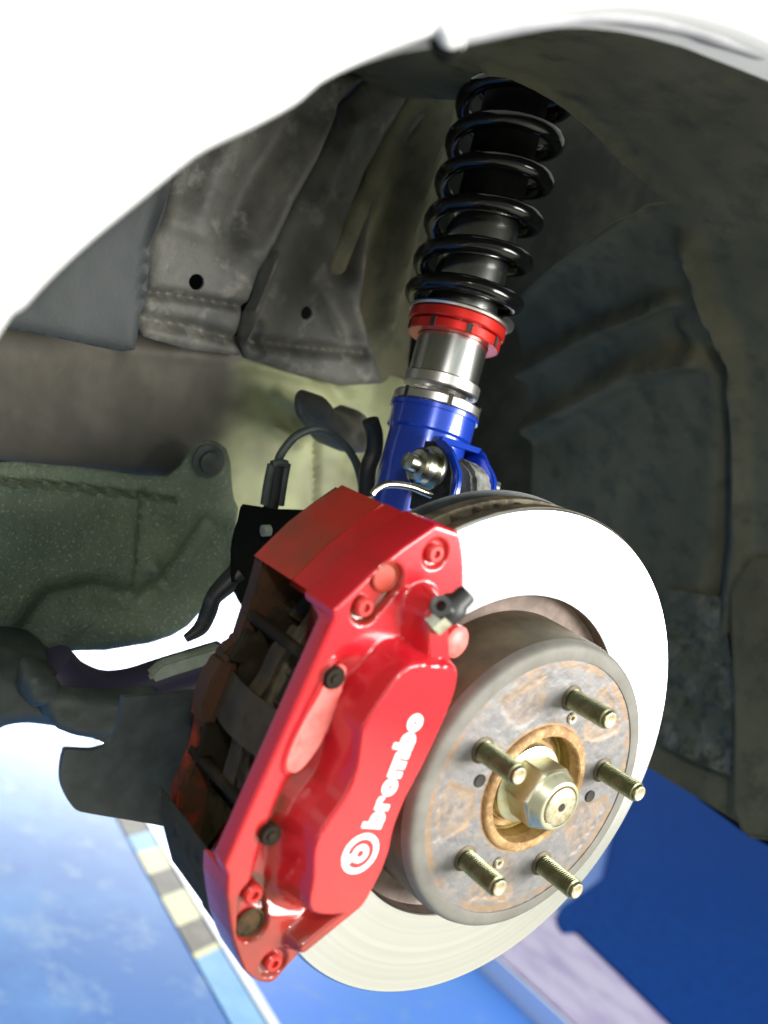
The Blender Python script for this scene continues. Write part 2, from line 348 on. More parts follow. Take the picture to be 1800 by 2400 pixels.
nm = slab('navy_slab', mt, (0, 0, -.05), M['navy'], bevel=.004); tag(nm, 'large matt navy blue slab on the floor right of the disc', 'mat')

# ------------------------------------------------------------------ car body: fender, bumper, lip
XF = .11
arch = [(0, 787), (60, 722), (125, 651), (220, 563), (325, 477), (405, 412), (483, 353), (608, 293), (700, 243), (735, 214), (759, 193), (825, 157), (922, 114), (980, 92), (1042, 74), (1110, 62), (1193, 47), (1302, 27), (1465, 14), (1560, 21), (1627, 33), (1715, 58), (1800, 92)]
ap = [atx(x, y, XF)[1:] for x, y in arch]
r0 = ap[0]; ap = [r0+(0, -.26), r0+(-.012, -.14), r0+(-.008, -.06)]+ap
last = ap[-1]; an = math.atan2(last[1], -last[0])
for k in range(1, 9):
    t = an+k*math.radians(13); rr = .394; ap.append(np.array([-rr*math.cos(t), rr*math.sin(t)]))
ap = np.array(ap)
def body(name, P, parent):
    P = smoothline(P, 3); V = []; F = []
    offs = [(-.030, -.004), (-.012, -.0015), (-.003, 0.), (0., .0015), (.0015, .004), (-.0005, .03), (-.010, .10), (-.03, .22), (-.07, .40)]
    for y, z in P:
        e = np.array([y, z]); e = e/np.linalg.norm(e)
        for dx, dd in offs:
            V.append((XF+dx, y+e[0]*dd, z+e[1]*dd))
    n = len(offs)
    for i in range(len(P)-1):
        for k in range(n-1): F.append((i*n+k, i*n+k+1, (i+1)*n+k+1, (i+1)*n+k))
    o = mesh_obj(name, V, F, M['white'], parent, smooth=60)
    so = o.modifiers.new('thickness', 'SOLIDIFY'); so.thickness = .0012; so.offset = -1
    return o
fen = thing('front_fender', 'white fender panel with rolled arch lip above the coil spring', 'fender')
bum = thing('front_bumper', 'white bumper corner forming the left side of the wheel arch', 'bumper')
ks = 13
bo = body('bumper_skin', ap[:ks+1], bum); body('fender_skin', ap[ks:], fen)
# folded lip seen under the fender edge
lipP = [atx(x, y, XF-.012)[1:] for x, y in [(1062, 98), (1110, 88), (1190, 72), (1300, 52), (1410, 40), (1500, 45), (1627, 68), (1700, 92), (1800, 128)]]
V = []; F = []; lp = smoothline(lipP, 4)
for y, z in lp:
    e = np.array([y, z])/np.hypot(y, z)
    for dx, dd in [(-.012, .006), (-.012, -.0005), (-.014, -.002), (-.024, -.001), (-.03, .004)]: V.append((XF+dx, y+e[0]*dd, z+e[1]*dd))
for i in range(len(lp)-1):
    for k in range(4): F.append((i*5+k, i*5+k+1, (i+1)*5+k+1, (i+1)*5+k))
lo = mesh_obj('folded_lip', V, F, M['lip'], fen, smooth=60); so = lo.modifiers.new('thickness', 'SOLIDIFY'); so.thickness = .001
# white clip at the joint
cpt = atx(1040, 80, XF-.004)
tube('joint_clip', [atx(1038, 42, XF+.002), atx(1047, 62, XF+.001), atx(1052, 84, XF-.006), atx(1072, 100, XF-.012)], .0034, M['white'], fen, rs=[.0012, .003, .004, .003])
tube('clip_stem', [atx(1045, 88, XF-.010), atx(1050, 108, XF-.018)], .006, M['cavity'], fen, sub=1)

# ------------------------------------------------------------------ wheel arch liner (one moulded shell) with the opening for the strut tower
RL = .43
def cyl_uv(px, py):
    p = atcyl(px, py, RL); return np.array([math.atan2(p[1], p[2])*RL, p[0]])
cut = [(560, 238), (700, 240), (825, 226), (950, 232), (1075, 238), (1112, 170), (1145, 148), (1195, 162), (1250, 190), (1310, 228), (1355, 262), (1415, 312), (1470, 372), (1520, 415), (1576, 458), (1560, 476), (1492, 490), (1440, 515), (1310, 610), (1205, 705), (1130, 790), (1080, 860)]
cutp = [cyl_uv(*p) for p in cut]; cutp = cutp+[np.array([cutp[-1][0], -1.]), np.array([cutp[0][0], -1.])]
U, V = grid(-math.radians(88)*RL, math.radians(101)*RL, -.44, .095, .0045)
S = -sd_poly(U, V, cutp); S = np.maximum(S, -.435-V); S = np.maximum(S, V-.088)
S = np.maximum(S, U-math.radians(97)*RL); S = np.maximum(S, -math.radians(86)*RL-U)
def ridge(U, V, line, wd, h): return h*np.exp(-(sd_line(U, V, [cyl_uv(*p) for p in line])/wd)**2)
def liner_h(U, V):
    h = 0*U
    h += ridge(U, V, [(1640, 830), (1500, 860), (1400, 920), (1250, 1000), (1180, 1050)], .011, -.022)
    h += ridge(U, V, [(1580, 700), (1420, 760), (1280, 840), (1180, 900)], .009, -.016)
    h += ridge(U, V, [(1622, 560), (1660, 700), (1712, 815)], .010, -.016)
    h += ridge(U, V, [(1600, 640), (1560, 760), (1600, 810), (1690, 830)], .012, .008)
    h += ridge(U, V, [(1686, 830), (1700, 1050), (1680, 1300), (1655, 1470)], .007, .014)
    h += ridge(U, V, [(1720, 850), (1735, 1100), (1720, 1400), (1700, 1560)], .010, -.012)
    h += ridge(U, V, [(1492, 492), (1310, 612), (1150, 770)], .006, -.008)
    h += ridge(U, V, [(1145, 148), (1250, 190), (1355, 262), (1470, 372), (1576, 458)], .005, -.005)
    h += (vnoise(U, V, .06)-.5)*.010
    return h
def liner_map(u, v):
    r = RL+liner_h(u, v); t = u/RL; return np.stack([v, r*np.sin(t), r*np.cos(t)], 1)
def liner_back(u, v):
    r = RL+.003+liner_h(u, v); t = u/RL; return np.stack([v, r*np.sin(t), r*np.cos(t)], 1)
ln = marched('wheel_arch_liner', U, V, S, liner_map, M['liner'], thick=liner_back, smooth=50)
tag(ln, 'dark grey green moulded plastic liner curving round the top and right of the wheel well', 'liner')
# lower rear flap of the liner with dried mud
def yx(px, py, Y): return at(px, py, (0, 1, 0), Y)
mudp = [(1560, 1380), (1690, 1400), (1720, 1560), (1745, 1760), (1740, 1830), (1640, 1790), (1550, 1745), (1520, 1700)]
mq = np.array([yx(x, y, .405)[[0, 2]] for x, y in mudp]); U, V = grid(mq[:, 0].min()-.01, mq[:, 0].max()+.01, mq[:, 1].min()-.01, mq[:, 1].max()+.01, .003)
S = sd_poly(U, V, mq); fm = lambda u, v: np.stack([u, .405+(vnoise(u, v, .03)-.5)*.012, v], 1)
o = marched('splash_flap', U, V, S, fm, M['linerdirt'], thick=(0, .004, 0)); tag(o, 'mud speckled splash flap just right of the disc edge', 'flap')
sp = [(1705, 1380), (1760, 1300), (1840, 1300), (1990, 1500), (1990, 2010), (1812, 1972), (1740, 1962), (1712, 1900), (1716, 1700)]
o = slab('mud_guard', [yx(x, y, .385) for x, y in sp], (0, .02, 0), M['liner'], bevel=.004); tag(o, 'dark grey rubber mud guard hanging at the right edge of the arch', 'mud guard')
sp = [(1500, 1745), (1560, 1735), (1745, 1800), (1900, 1850), (1950, 2060), (1745, 1955), (1630, 1870), (1560, 1790)]
o = slab('sill_shade', [yx(x, y, .62) for x, y in sp], (0, .03, 0), M['cavity'], bevel=.003); tag(o, 'black box standing in for the shadow under the sill, below the mud speckled flap', 'sill')  # black box: the shadow under the sill is put into its colour

# ------------------------------------------------------------------ inner body panels of the well
apron = thing('inner_fender_apron', 'stamped grey and greenish metal apron behind the strut with two round holes', 'body panel')
def relief(name, X, outline, m, parent=None, feats=(), step=.0035, th=.003, nz=.0, holes=(), smooth=45, tilt=None, curl=True, colour=None):   # tilt=(y0, slope): turns the sheet about a vertical line
    q = np.array([atx(x, y, X)[1:] for x, y in outline]); U, V = grid(q[:, 0].min()-.01, q[:, 0].max()+.01, q[:, 1].min()-.01, q[:, 1].max()+.01, step)
    S = sd_poly(U, V, q)
    for hx, hy, hr in holes:
        c = atx(hx, hy, X)[1:]; S = np.maximum(S, hr-np.hypot(U-c[0], V-c[1]))
    fl_ = [([atx(*p, X)[1:] for p in line], wd, h) for line, wd, h in feats]
    def fm(u, v):
        x = np.full(u.shape, X)
        if tilt: x = x+tilt[1]*np.minimum(u-tilt[0], 0)
        for line, wd, h in fl_: x = x+h*np.exp(-(sd_line(u, v, line)/wd)**2)
        if curl: x = x-.004*np.exp(-np.maximum(-sd_poly(u, v, q), 0)/.003)
        x = x+(vnoise(u, v, .05)-.5)*nz
        return np.stack([x, u, v], 1)
    fb = lambda u, v: fm(u, v)-np.array([th, 0, 0])
    return marched(name, U, V, S, fm, m, parent, thick=fb, smooth=smooth, color=colour)
# back wall of the well, from the engine bay side
bw = [(-60, 820), (300, 250), (700, 60), (1500, -100), (2200, 100), (2300, 1400), (1500, 1500), (900, 1260), (700, 1400), (600, 1330), (520, 1330), (440, 1390), (300, 1430), (-60, 1400)]
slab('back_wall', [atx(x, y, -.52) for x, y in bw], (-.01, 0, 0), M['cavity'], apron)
relief('tower_panel', -.345, [(760, 640), (900, 330), (985, 180), (1060, 150), (1100, 160), (1075, 300), (1010, 560), (975, 760), (960, 900), (800, 900)], M['liner'], apron,
       feats=[([(1040, 220), (960, 500), (890, 760)], .012, .022), ([(985, 300), (900, 520), (820, 720)], .010, -.012)], nz=.010)
relief('hole_bracket', -.322, [(420, 400), (440, 200), (620, 120), (860, 180), (800, 240), (735, 380), (680, 490), (636, 584), (612, 630), (598, 680), (590, 705), (573, 735), (564, 775), (564, 812), (572, 836), (450, 822), (338, 790), (330, 760), (348, 690), (350, 600), (356, 560), (388, 480), (400, 440)], M['steel'], apron,
       feats=[([(340, 686), (400, 690), (470, 702), (600, 724)], .0035, -.007), ([(336, 748), (440, 765), (566, 800)], .005, -.009), ([(700, 260), (600, 430), (540, 560)], .014, -.014), ([(790, 280), (700, 440), (640, 560)], .008, .006), ([(560, 300), (470, 480)], .012, .008), ([(400, 520), (620, 600)], .008, .004)], holes=[(461, 661, .0062)], nz=.007, step=.0022)
relief('hole_bracket', -.328, [(640, 584), (690, 480), (745, 372), (810, 240), (880, 170), (1000, 180), (1040, 240), (930, 400), (880, 560), (850, 720), (900, 900), (800, 905), (700, 880), (578, 840), (568, 812), (568, 778), (578, 740), (596, 706), (604, 680), (618, 630)], M['steel'], apron,
       feats=[([(600, 800), (700, 815), (860, 830)], .005, -.009), ([(612, 760), (622, 830)], .003, .005), ([(648, 600), (606, 705), (580, 800)], .003, .006), ([(1000, 240), (900, 420), (820, 620)], .013, -.030), ([(820, 300), (740, 480)], .010, .008), ([(760, 660), (830, 780)], .012, -.01)], holes=[(719, 734, .0056)], nz=.008, step=.0022)
relief('grey_duct_panel', -.312, [(-40, 760), (60, 690), (390, 380), (408, 425), (385, 520), (356, 570), (346, 690), (334, 740), (322, 822), (285, 826), (120, 790)], M['bluegrey'], apron, feats=[([(400, 420), (352, 570), (340, 720)], .003, .004)], nz=.004)
pb0, pb1 = atx(575, 830, -.33)[1:], atx(505, 1060, -.33)[1:]
def side_colour(u, v):      # lit patch behind the strut painted in, fading to brown further left
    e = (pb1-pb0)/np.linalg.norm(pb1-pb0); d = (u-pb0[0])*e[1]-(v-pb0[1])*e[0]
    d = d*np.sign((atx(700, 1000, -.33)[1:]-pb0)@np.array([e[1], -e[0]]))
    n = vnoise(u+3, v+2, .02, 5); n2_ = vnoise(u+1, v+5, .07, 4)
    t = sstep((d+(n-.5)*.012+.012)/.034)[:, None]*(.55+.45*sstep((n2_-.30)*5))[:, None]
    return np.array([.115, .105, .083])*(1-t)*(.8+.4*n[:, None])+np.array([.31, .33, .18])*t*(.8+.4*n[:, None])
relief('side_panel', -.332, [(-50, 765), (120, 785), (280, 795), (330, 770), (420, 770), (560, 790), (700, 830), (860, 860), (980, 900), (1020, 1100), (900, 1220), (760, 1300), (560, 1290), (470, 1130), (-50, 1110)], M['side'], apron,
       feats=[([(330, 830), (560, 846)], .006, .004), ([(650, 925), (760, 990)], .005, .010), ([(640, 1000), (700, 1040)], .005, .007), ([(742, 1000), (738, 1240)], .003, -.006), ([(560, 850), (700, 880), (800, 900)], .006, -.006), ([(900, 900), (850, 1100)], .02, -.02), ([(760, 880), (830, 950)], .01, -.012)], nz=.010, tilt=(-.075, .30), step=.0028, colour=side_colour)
g = relief('gritty_panel', -.300, [(-60, 1088), (40, 1086), (200, 1100), (330, 1118), (400, 1120), (430, 1095), (447, 1065), (465, 1042), (490, 1034), (515, 1038), (536, 1055), (546, 1085), (552, 1160), (560, 1195), (550, 1280), (530, 1365), (500, 1402), (474, 1434), (443, 1470), (405, 1494), (350, 1511), (250, 1528), (130, 1532), (-60, 1545)], M['wet'], apron,
       feats=[([(-40, 1126), (150, 1138), (420, 1174)], .0022, -.006), ([(-40, 1138), (150, 1150), (300, 1165)], .003, .003), ([(338, 1150), (318, 1395)], .0022, -.005), ([(60, 1500), (130, 1410), (230, 1390), (340, 1420), (430, 1330), (500, 1240)], .012, -.014), ([(360, 1330), (400, 1390)], .006, .006), ([(560, 1190), (520, 1380)], .004, .004)], nz=.006, step=.0026)
bc = atx(487, 1080, -.298)
lathe('panel_bolt', [(0, 0), (0, .0135), (.002, .0135), (.003, .0105), (.003, .0085), (.006, .0082), (.007, .006), (.007, 0)], M['arm'], apron, o=bc, n=32)
# black sheet put in for the shade of the cavity behind the caliper
o = relief('cavity_sheet', -.20, [(566, 1184), (660, 1200), (900, 1215), (900, 1500), (640, 1500), (570, 1420), (545, 1370), (552, 1330)], M['cavity'], None, nz=.02, feats=[([(560, 1190), (540, 1360)], .004, .006)])
tag(o, 'black sheet standing in for the dark cavity behind the red caliper', 'cavity sheet')
# S shaped strap and knob in front of the bright gap
o = tube('rubber_strap', [atx(x, y, -.21) for x, y in [(560, 1345), (528, 1372), (500, 1402), (488, 1436), (470, 1472), (435, 1497)]], .006, M['rubber'], rs=[.009, .0075, .006, .006, .0055, .003]); tag(o, 'black S shaped rubber strap left of the caliper above the bright gap', 'strap')
# ------------------------------------------------------------------ control arm and tubes under the gap
ca = thing('control_arm', 'lumpy dark lower control arm at the left edge with a hanging shadowed bush', 'control arm')
def blobby(name, pts, X0, depth, m, parent, sub=3, bev=.012, nz=.008):
    P = smoothline([(x, y) for x, y in pts], sub, True); q = np.array([atx(x, y, X0)[1:] for x, y in P])
    U, V = grid(q[:, 0].min()-.01, q[:, 0].max()+.01, q[:, 1].min()-.01, q[:, 1].max()+.01, .003); S = sd_poly(U, V, q)
    def fm(u, v):
        d = np.maximum(-sd_poly(u, v, q), 0); t = np.clip(d/bev, 0, 1); return np.stack([X0-depth*.5+depth*.5*np.sqrt(1-(1-t)**2)+(vnoise(u, v, .03)-.5)*nz, u, v], 1)
    fb = lambda u, v: np.stack([np.full(u.shape, X0-depth), u, v], 1)
    return marched(name, U, V, S, fm, m, parent, thick=fb, smooth=50)
blobby('arm_body', [(-60, 1560), (20, 1542), (120, 1550), (180, 1600), (260, 1640), (300, 1700), (250, 1745), (220, 1758), (170, 1742), (120, 1728), (70, 1724), (20, 1730), (-60, 1760)], -.24, .06, M['arm'], ca, bev=.02)
blobby('bush_housing', [(60, 1600), (100, 1575), (150, 1600), (150, 1650), (100, 1672), (60, 1650)], -.222, .03, M['arm'], ca, bev=.008)
tube('arm_tube', [atx(x, y, -.25) for x, y in [(110, 1560), (150, 1600), (220, 1630), (300, 1626), (400, 1594), (520, 1556)]], .019, M['purple'], ca, n=20)
blobby('arm_flange', [(100, 1615), (180, 1622), (280, 1632), (372, 1622), (378, 1650), (300, 1706), (240, 1740), (160, 1730), (110, 1690)], -.222, .03, M['arm'], ca, bev=.006)

slab('pale_bracket', [atx(x, y, -.235) for x, y in [(350, 1585), (382, 1556), (520, 1514), (600, 1625), (376, 1632), (364, 1610)]], (-.01, 0, 0), M['pale'], ca, bevel=.002)
slab('arm_web', [atx(x, y, -.262) for x, y in [(100, 1590), (300, 1620), (560, 1590), (600, 1800), (290, 1780), (240, 1740), (120, 1700)]], (-.01, 0, 0), M['arm'], ca, bevel=.002)
# grey shield plate beside the caliper
shp = smoothline([(288, 1640), (300, 1634), (400, 1627), (475, 1622), (620, 1640), (640, 1750), (560, 1950), (470, 1948), (405, 1940), (300, 1922), (215, 1908), (178, 1898), (155, 1868), (143, 1835), (143, 1800), (150, 1765), (160, 1757), (215, 1759), (255, 1745), (272, 1715), (280, 1690)], 3, True)
o = slab('air_guide_shield', [atx(x, y, -.085) for x, y in shp], (-.004, 0, 0), M['shield'], bevel=.0012); tag(o, 'flat dark grey shield plate sticking out left of the caliper', 'shield')

# ------------------------------------------------------------------ sensor cable, clip bracket, boot lump
cb = thing('sensor_cable', 'thin grey cable arching from the slotted clip down to the strut foot', 'cable')
tube('wire', [atx(x, y, -.23) for x, y in [(648, 1092), (660, 1062), (690, 1025), (725, 1008), (760, 1008), (800, 1035), (830, 1075), (845, 1120), (850, 1160)]], .0032, M['arm'], cb)
tube('clip_side', [atx(x, y, -.228) for x, y in [(637, 1088), (628, 1130), (620, 1182)]], .0034, M['arm'], cb, n=8)
tube('clip_side', [atx(x, y, -.228) for x, y in [(672, 1086), (664, 1130), (656, 1184)]], .0034, M['arm'], cb, n=8)
tube('clip_sleeve', [atx(x, y, -.230) for x, y in [(650, 1090), (642, 1150), (632, 1205)]], .0056, M['rubber'], cb, n=12)
tube('clip_band', [atx(x, y, -.226) for x, y in [(637, 1088), (655, 1084), (672, 1088)]], .003, M['arm'], cb, n=8)
tube('terminal', [atx(x, y, -.19) for x, y in [(615, 1244), (632, 1243)]], .0042, M['pale'], cb, sub=1)
o = blobby('rubber_boot', [(765, 955), (785, 938), (812, 968), (850, 985), (880, 975), (900, 1010), (893, 1060), (850, 1075), (812, 1062), (790, 1030), (768, 1000)], -.25, .05, M['steel'], None, bev=.014, nz=.022); tag(o, 'crumpled brownish rubber boot left of the blue strut', 'boot')
o = tube('brake_hose', [atx(x, y, -.215) for x, y in [(868, 985), (878, 1020), (876, 1060), (862, 1100), (858, 1160)]], .0065, M['rubber']); tag(o, 'short black hose hanging beside the left edge of the blue strut', 'hose')

# ------------------------------------------------------------------ coilover strut
co = thing('coilover_strut', 'coilover strut with black spring, red collar, bright tube and blue foot', 'strut')
a1, a0 = at(1185, 330, (0, 1, 0), 0), at(1025, 940, (0, 1, 0), 0); ax = (a1-a0)/np.linalg.norm(a1-a0)
def on(py):       # point of the strut axis seen at image height py
    lo_, hi_ = -.3, .5
    for _ in range(40):
        m_ = (lo_+hi_)/2
        if proj(a0+ax*m_)[1] > py: lo_ = m_
        else: hi_ = m_
    return (lo_+hi_)/2
def sl(name, prof, m, **k): return lathe(name, prof, m, co, o=a0, axis=ax, **k)
s = on
tubep = []; q = on(892)
while q < on(505):
    tubep += [(q, .0265), (q+.0008, .0262)]; q += .0016
sl('threaded_tube', [(on(900), 0), (on(900), .0265)]+tubep+[(on(505), .0265), (on(505), 0)], M['chrome'], n=80, smooth=60)
sl('damper_sleeve', [(on(500), 0), (on(500), .0245), (on(150), .0245), (on(150), 0)], M['cavity'], n=48)
for y0, r in ((792, .0350), (766, .0366)):
    c = on(y0); sl('spring_collar', [(c-.0035, .027), (c-.0035, r-.001), (c-.0025, r), (c+.0032, r), (c+.004, r-.001), (c+.004, .027)], M['redanod'], n=72)
    a_, u_, v_ = frame_of(ax)
c = on(748); sl('collar_washer', [(c-.0015, .027), (c-.0015, .0372), (c, .038), (c+.0015, .0372), (c+.0015, .027)], M['alu'], n=72)
# collar slots
for k in range(8):
    t = k*math.pi/4+.35; e = math.cos(t)*u_+math.sin(t)*v_; f_ = np.cross(ax, e)
    p = a0+ax*(on(792)-.003)+e*.0335
    slab('collar_slot', [p-f_*.002, p+f_*.002, p+f_*.002+e*.0022, p-f_*.002+e*.0022], ax*.0065, M['hole'], co)
# spring
zs0 = on(724); pitch = (on(249)-on(714))/5.0; pts = []; nt_ = 7.35
for k in range(int(nt_*28)):
    tt = k/28.; hgt = zs0+ (tt*.010 if tt < .8 else .008+(tt-.8)*pitch)
    ang = 2*math.pi*tt+1.2; hgt = min(hgt, on(160))
    pts.append(a0+ax*hgt+.0385*(math.cos(ang)*u_+math.sin(ang)*v_))
tube('coil_spring', pts, .0064, M['spring'], co, n=14, sub=1)
c = on(175); sl('top_mount', [(c, .0), (c, .046), (c+.012, .049), (c+.022, .046), (c+.05, .040), (c+.05, 0)], M['rubber'], n=64)
c = on(905); sl('lock_ring', [(c-.0045, .020), (c-.0045, .0278), (c-.0035, .0288), (c+.0035, .0288), (c+.0045, .0278), (c+.0045, .020)], M['alu'], n=72)
c = on(948); sl('lock_ring', [(c-.0045, .020), (c-.0045, .0320), (c-.0035, .0330), (c+.002, .0330), (c+.0032, .0318), (c+.0032, .020)], M['alu'], n=72)
for k in range(6):
    t = k*math.pi/3+.62; e = math.cos(t)*u_+math.sin(t)*v_; f_ = np.cross(ax, e); p = a0+ax*(c-.005)+e*.0318
    slab('ring_notch', [p-f_*.0016, p+f_*.0016, p+f_*.0016+e*.0016, p-f_*.0016+e*.0016], ax*.0088, M['hole'], co)
c0, c1 = on(1022), on(964)
sl('foot_collar', [(c0, .020), (c0, .0305), (c0+.0015, .0318), (c1-.003, .0318), (c1-.003, .0335), (c1, .0335), (c1, .020)], M['blueanod'], n=80)
sl('foot_tube', [(on(1260), .0), (on(1260), .0292), (c0, .0292), (c0, .0)], M['blueanod'], n=80)
def ear(name, pts, Y): return slab(name, [at(x, y, (0, 1, 0), Y) for x, y in pts], (0, .0045, 0), M['blueanod'], co, bevel=.0008)
ear('near_ear', [(1022, 1026), (1040, 1032), (1054, 1048), (1064, 1075), (1074, 1105), (1072, 1135), (1064, 1165), (1052, 1165), (1058, 1135), (1060, 1107), (1050, 1078), (1040, 1056), (1022, 1044)], -.026)
slab('ear_shade', [at(x, y, (0, 1, 0), -.0195) for x, y in [(985, 1030), (1040, 1040), (1052, 1080), (1058, 1110), (1050, 1190), (960, 1190)]], (0, .004, 0), M['rubber'], co)  # dark plate added for the shade on the near ear's face
ear('far_ear', [(1000, 1015), (1118, 1048), (1130, 1060), (1140, 1085), (1152, 1108), (1157, 1125), (1154, 1175), (1000, 1200)], .030)
slab('bracket_bridge', [at(1018, 1022, (0, 1, 0), -.0195), at(1040, 1022, (0, 1, 0), -.0195), at(1128, 1052, (0, 1, 0), .030), at(1100, 1046, (0, 1, 0), .030)], (0, 0, -.004), M['blueanod'], co)
tp = [at(1022, 1022, (0, 1, 0), -.024), at(1030, 1038, (0, 1, 0), -.024), at(1117, 1063, (0, 1, 0), .034), at(1124, 1050, (0, 1, 0), .034)]
slab('bracket_plate', tp, (-.004, 0, -.001), M['blueanod'], co, bevel=.0006)
bcn = at(1012, 1102, (0, 1, 0), -.030)
lathe('camber_bolt', [(0, 0), (0, .0150), (.0025, .0158), (.004, .0158), (.004, 0)], M['bolt'], co, o=bcn, axis=(0, -1, 0), n=40)
lathe('camber_bolt_head', [(0, 0), (0, .0125), (.0085, .0125), (.0105, .0105), (.0110, .0066), (.0185, .0062), (.019, .005), (.019, 0)], M['bolt'], co, o=bcn-np.array([0, .004, 0]), axis=(0, -1, 0), n=32, smooth=30)
lathe('bracket_bolt', [(0, 0), (0, .0052), (.006, .0052), (.007, 0)], M['alu'], co, o=at(1150, 1140, (0, 1, 0), .036), axis=(.6, .8, 0), n=12)
kn = slab('steering_knuckle', [at(x, y, (0, 1, 0), -.012) for x, y in [(1066, 1068), (1084, 1074), (1100, 1090), (1110, 1110), (1112, 1200), (1112, 1250), (1010, 1250), (1010, 1120)]], (0, .020, 0), M['knuckle'], bevel=.003)
tag(kn, 'pale cast knuckle lug clamped between the blue strut ears', 'knuckle')

# ------------------------------------------------------------------ dust shield behind the disc, hub flange
o = lathe('dust_shield', [(-.0425, .045), (-.0425, .1584), (-.0405, .1594), (-.0405, .1580), (-.0415, .045)], M['shield'], n=160); tag(o, 'thin pressed steel dust shield edge just behind the disc', 'dust shield')
o = tube('bleed_pipe', [atx(x, y, -.055) for x, y in [(872, 1160), (884, 1146), (905, 1136), (935, 1136), (965, 1142), (990, 1152), (1010, 1160)]], .0022, M['bolt'], n=10); tag(o, 'thin silver brake pipe arching in front of the blue strut foot', 'pipe')

# ------------------------------------------------------------------ brake disc
bd = thing('brake_disc', 'large vented brake disc with blown out bright friction face and rusty hat', 'brake disc')
R = .1586
lathe('friction_ring', [(-.0085, .105), (-.0006, .105), (0, .1056), (0, R-.0012), (-.0012, R), (-.0085, R)], M['disc'], bd, n=256, smooth=30)
lathe('ring_edge', [(-.0018, R-.001), (-.0018, R+.0003), (-.0088, R+.0003), (-.0095, R-.001), (-.0088, .1055), (-.0088, .106)], M['edge'], bd, n=256, closed=False)
lathe('ring_wall', [(-.0012, .10485), (-.0105, .10485), (-.0112, .1035), (-.0112, .0905)], M['ringwall'], bd, n=200, closed=False)
lathe('inboard_ring', [(-.0215, .085), (-.0215, R-.0006), (-.022, R), (-.0295, R), (-.030, R-.0008), (-.030, .085)], M['edge'], bd, n=256)
VV = []; FF = []
for k in range(60):       # cooling vanes, joined: only their tips show in the slot
    t = 2*math.pi*k/60
    for dx in (-.009, -.0215):
        for rr, dt in ((.11, 0), (R-.002, .05)):
            for w_ in (-.0016, .0016):
                a_ = t+dt+w_/rr; VV.append((dx, rr*math.cos(a_), rr*math.sin(a_)))
    b = k*8; FF += [(b+0, b+2, b+3, b+1), (b+4, b+5, b+7, b+6), (b, b+4, b+6, b+2), (b+1, b+3, b+7, b+5), (b+2, b+6, b+7, b+3), (b, b+1, b+5, b+4)]
vn = mesh_obj('cooling_vanes', VV, FF, M['edge'], bd); vn['kind'] = 'stuff'
lathe('hat', [(-.0112, .0915), (.030, .0903), (.034, .0898), (.0362, .0888), (.0374, .0872), (.0378, .0850), (.0380, .0805), (.0378, .0797), (.0366, .0793)], M['hatband'], bd, n=200, closed=False, smooth=50)
lathe('hat_side', [(-.0110, .0920), (.0285, .0908), (.0305, .0903)], M['hatside'], bd, n=200, closed=False)
# hat face with rust prints
XH = .0378
nT, nR = 420, 70
rr = np.linspace(.0395, .0796, nR); tt = np.linspace(0, 2*np.pi, nT, endpoint=False); TT, RR = np.meshgrid(tt, rr, indexing='ij')
Yf = RR*np.sin(TT); Zf = RR*np.cos(TT)
# pad prints between the studs: rounded triangles on five bearings
base = np.array([.185, .180, .180])*np.ones(TT.shape+(3,)); n1 = vnoise(Yf+1, Zf+1, .004, 5); n2 = vnoise(Yf+3, Zf+2, .02, 4)
base *= (.75+.5*n1)[..., None]
dmin = np.full(TT.shape, 1e9)
for k in range(5):
    tc_ = 2*math.pi*(k+.5)/5; c, s_ = math.cos(tc_), math.sin(tc_)
    rad = Yf*s_+Zf*c; tan = Yf*c-Zf*s_
    tri = [(-.016, .0705), (.016, .0705), (.019, .066), (.009, .0475), (.0, .0455), (-.009, .0475), (-.019, .066)]
    dmin = np.minimum(dmin, sd_poly(tan+(n2-.5)*.008, rad+(n1-.5)*.006, tri))
rust = np.array([.34, .20, .085]); pale = np.array([.215, .185, .165])
ins = sstep(-dmin/.0035+.5)[..., None]; base = base*(1-ins)+(pale*(.6+.8*n1[..., None]))*ins
ln_ = np.exp(-(dmin/.0019)**2)*sstep((n2-.36)*4)*(.6+.6*n1); base = base*(1-ln_[..., None]*.65)+rust*ln_[..., None]*.65
ln2 = np.exp(-((dmin+.0045)/.0012)**2)*sstep((n1-.35)*3)*.5; base = base*(1-ln2[..., None])+rust*ln2[..., None]
rim = np.exp(-((RR-.0772)/.0022)**2)*sstep((vnoise(Yf, Zf, .015)-.25)*3); base = base*(1-rim[..., None]*.75)+rust*.85*rim[..., None]*.75
inn = sstep((.0425-RR)/.003); base = base*(1-inn[..., None]*.9)+rust*inn[..., None]*.9
spk = sstep((n1-.62)*8)[..., None]*.3; base = base*(1-spk)+rust*.8*spk
Vf = np.stack([XH-.0006+(n1-.5)*.0005-.0004*ins[..., 0], Yf, Zf], -1).reshape(-1, 3)
Ff = [(i*nR+j, i*nR+j+1, ((i+1) % nT)*nR+j+1, ((i+1) % nT)*nR+j) for i in range(nT) for j in range(nR-1)]
hf = mesh_obj('hat_face', Vf, Ff, M['face'], bd)
for p in hf.data.polygons: p.use_smooth = True
ca_ = hf.data.color_attributes.new('paint', 'FLOAT_COLOR', 'POINT'); cc = np.concatenate([base, np.ones(TT.shape+(1,))], -1).astype(np.float32); ca_.data.foreach_set('color', cc.ravel())
for y, z in ((-.0470, .0008), (.0527, -.0008)):
    lathe('threaded_hole', [(.0001, 0), (.0001, .0028), (.0004, .0036), (.0001, .0039)], M['hole'], bd, o=(XH, y, z), n=20, closed=False)
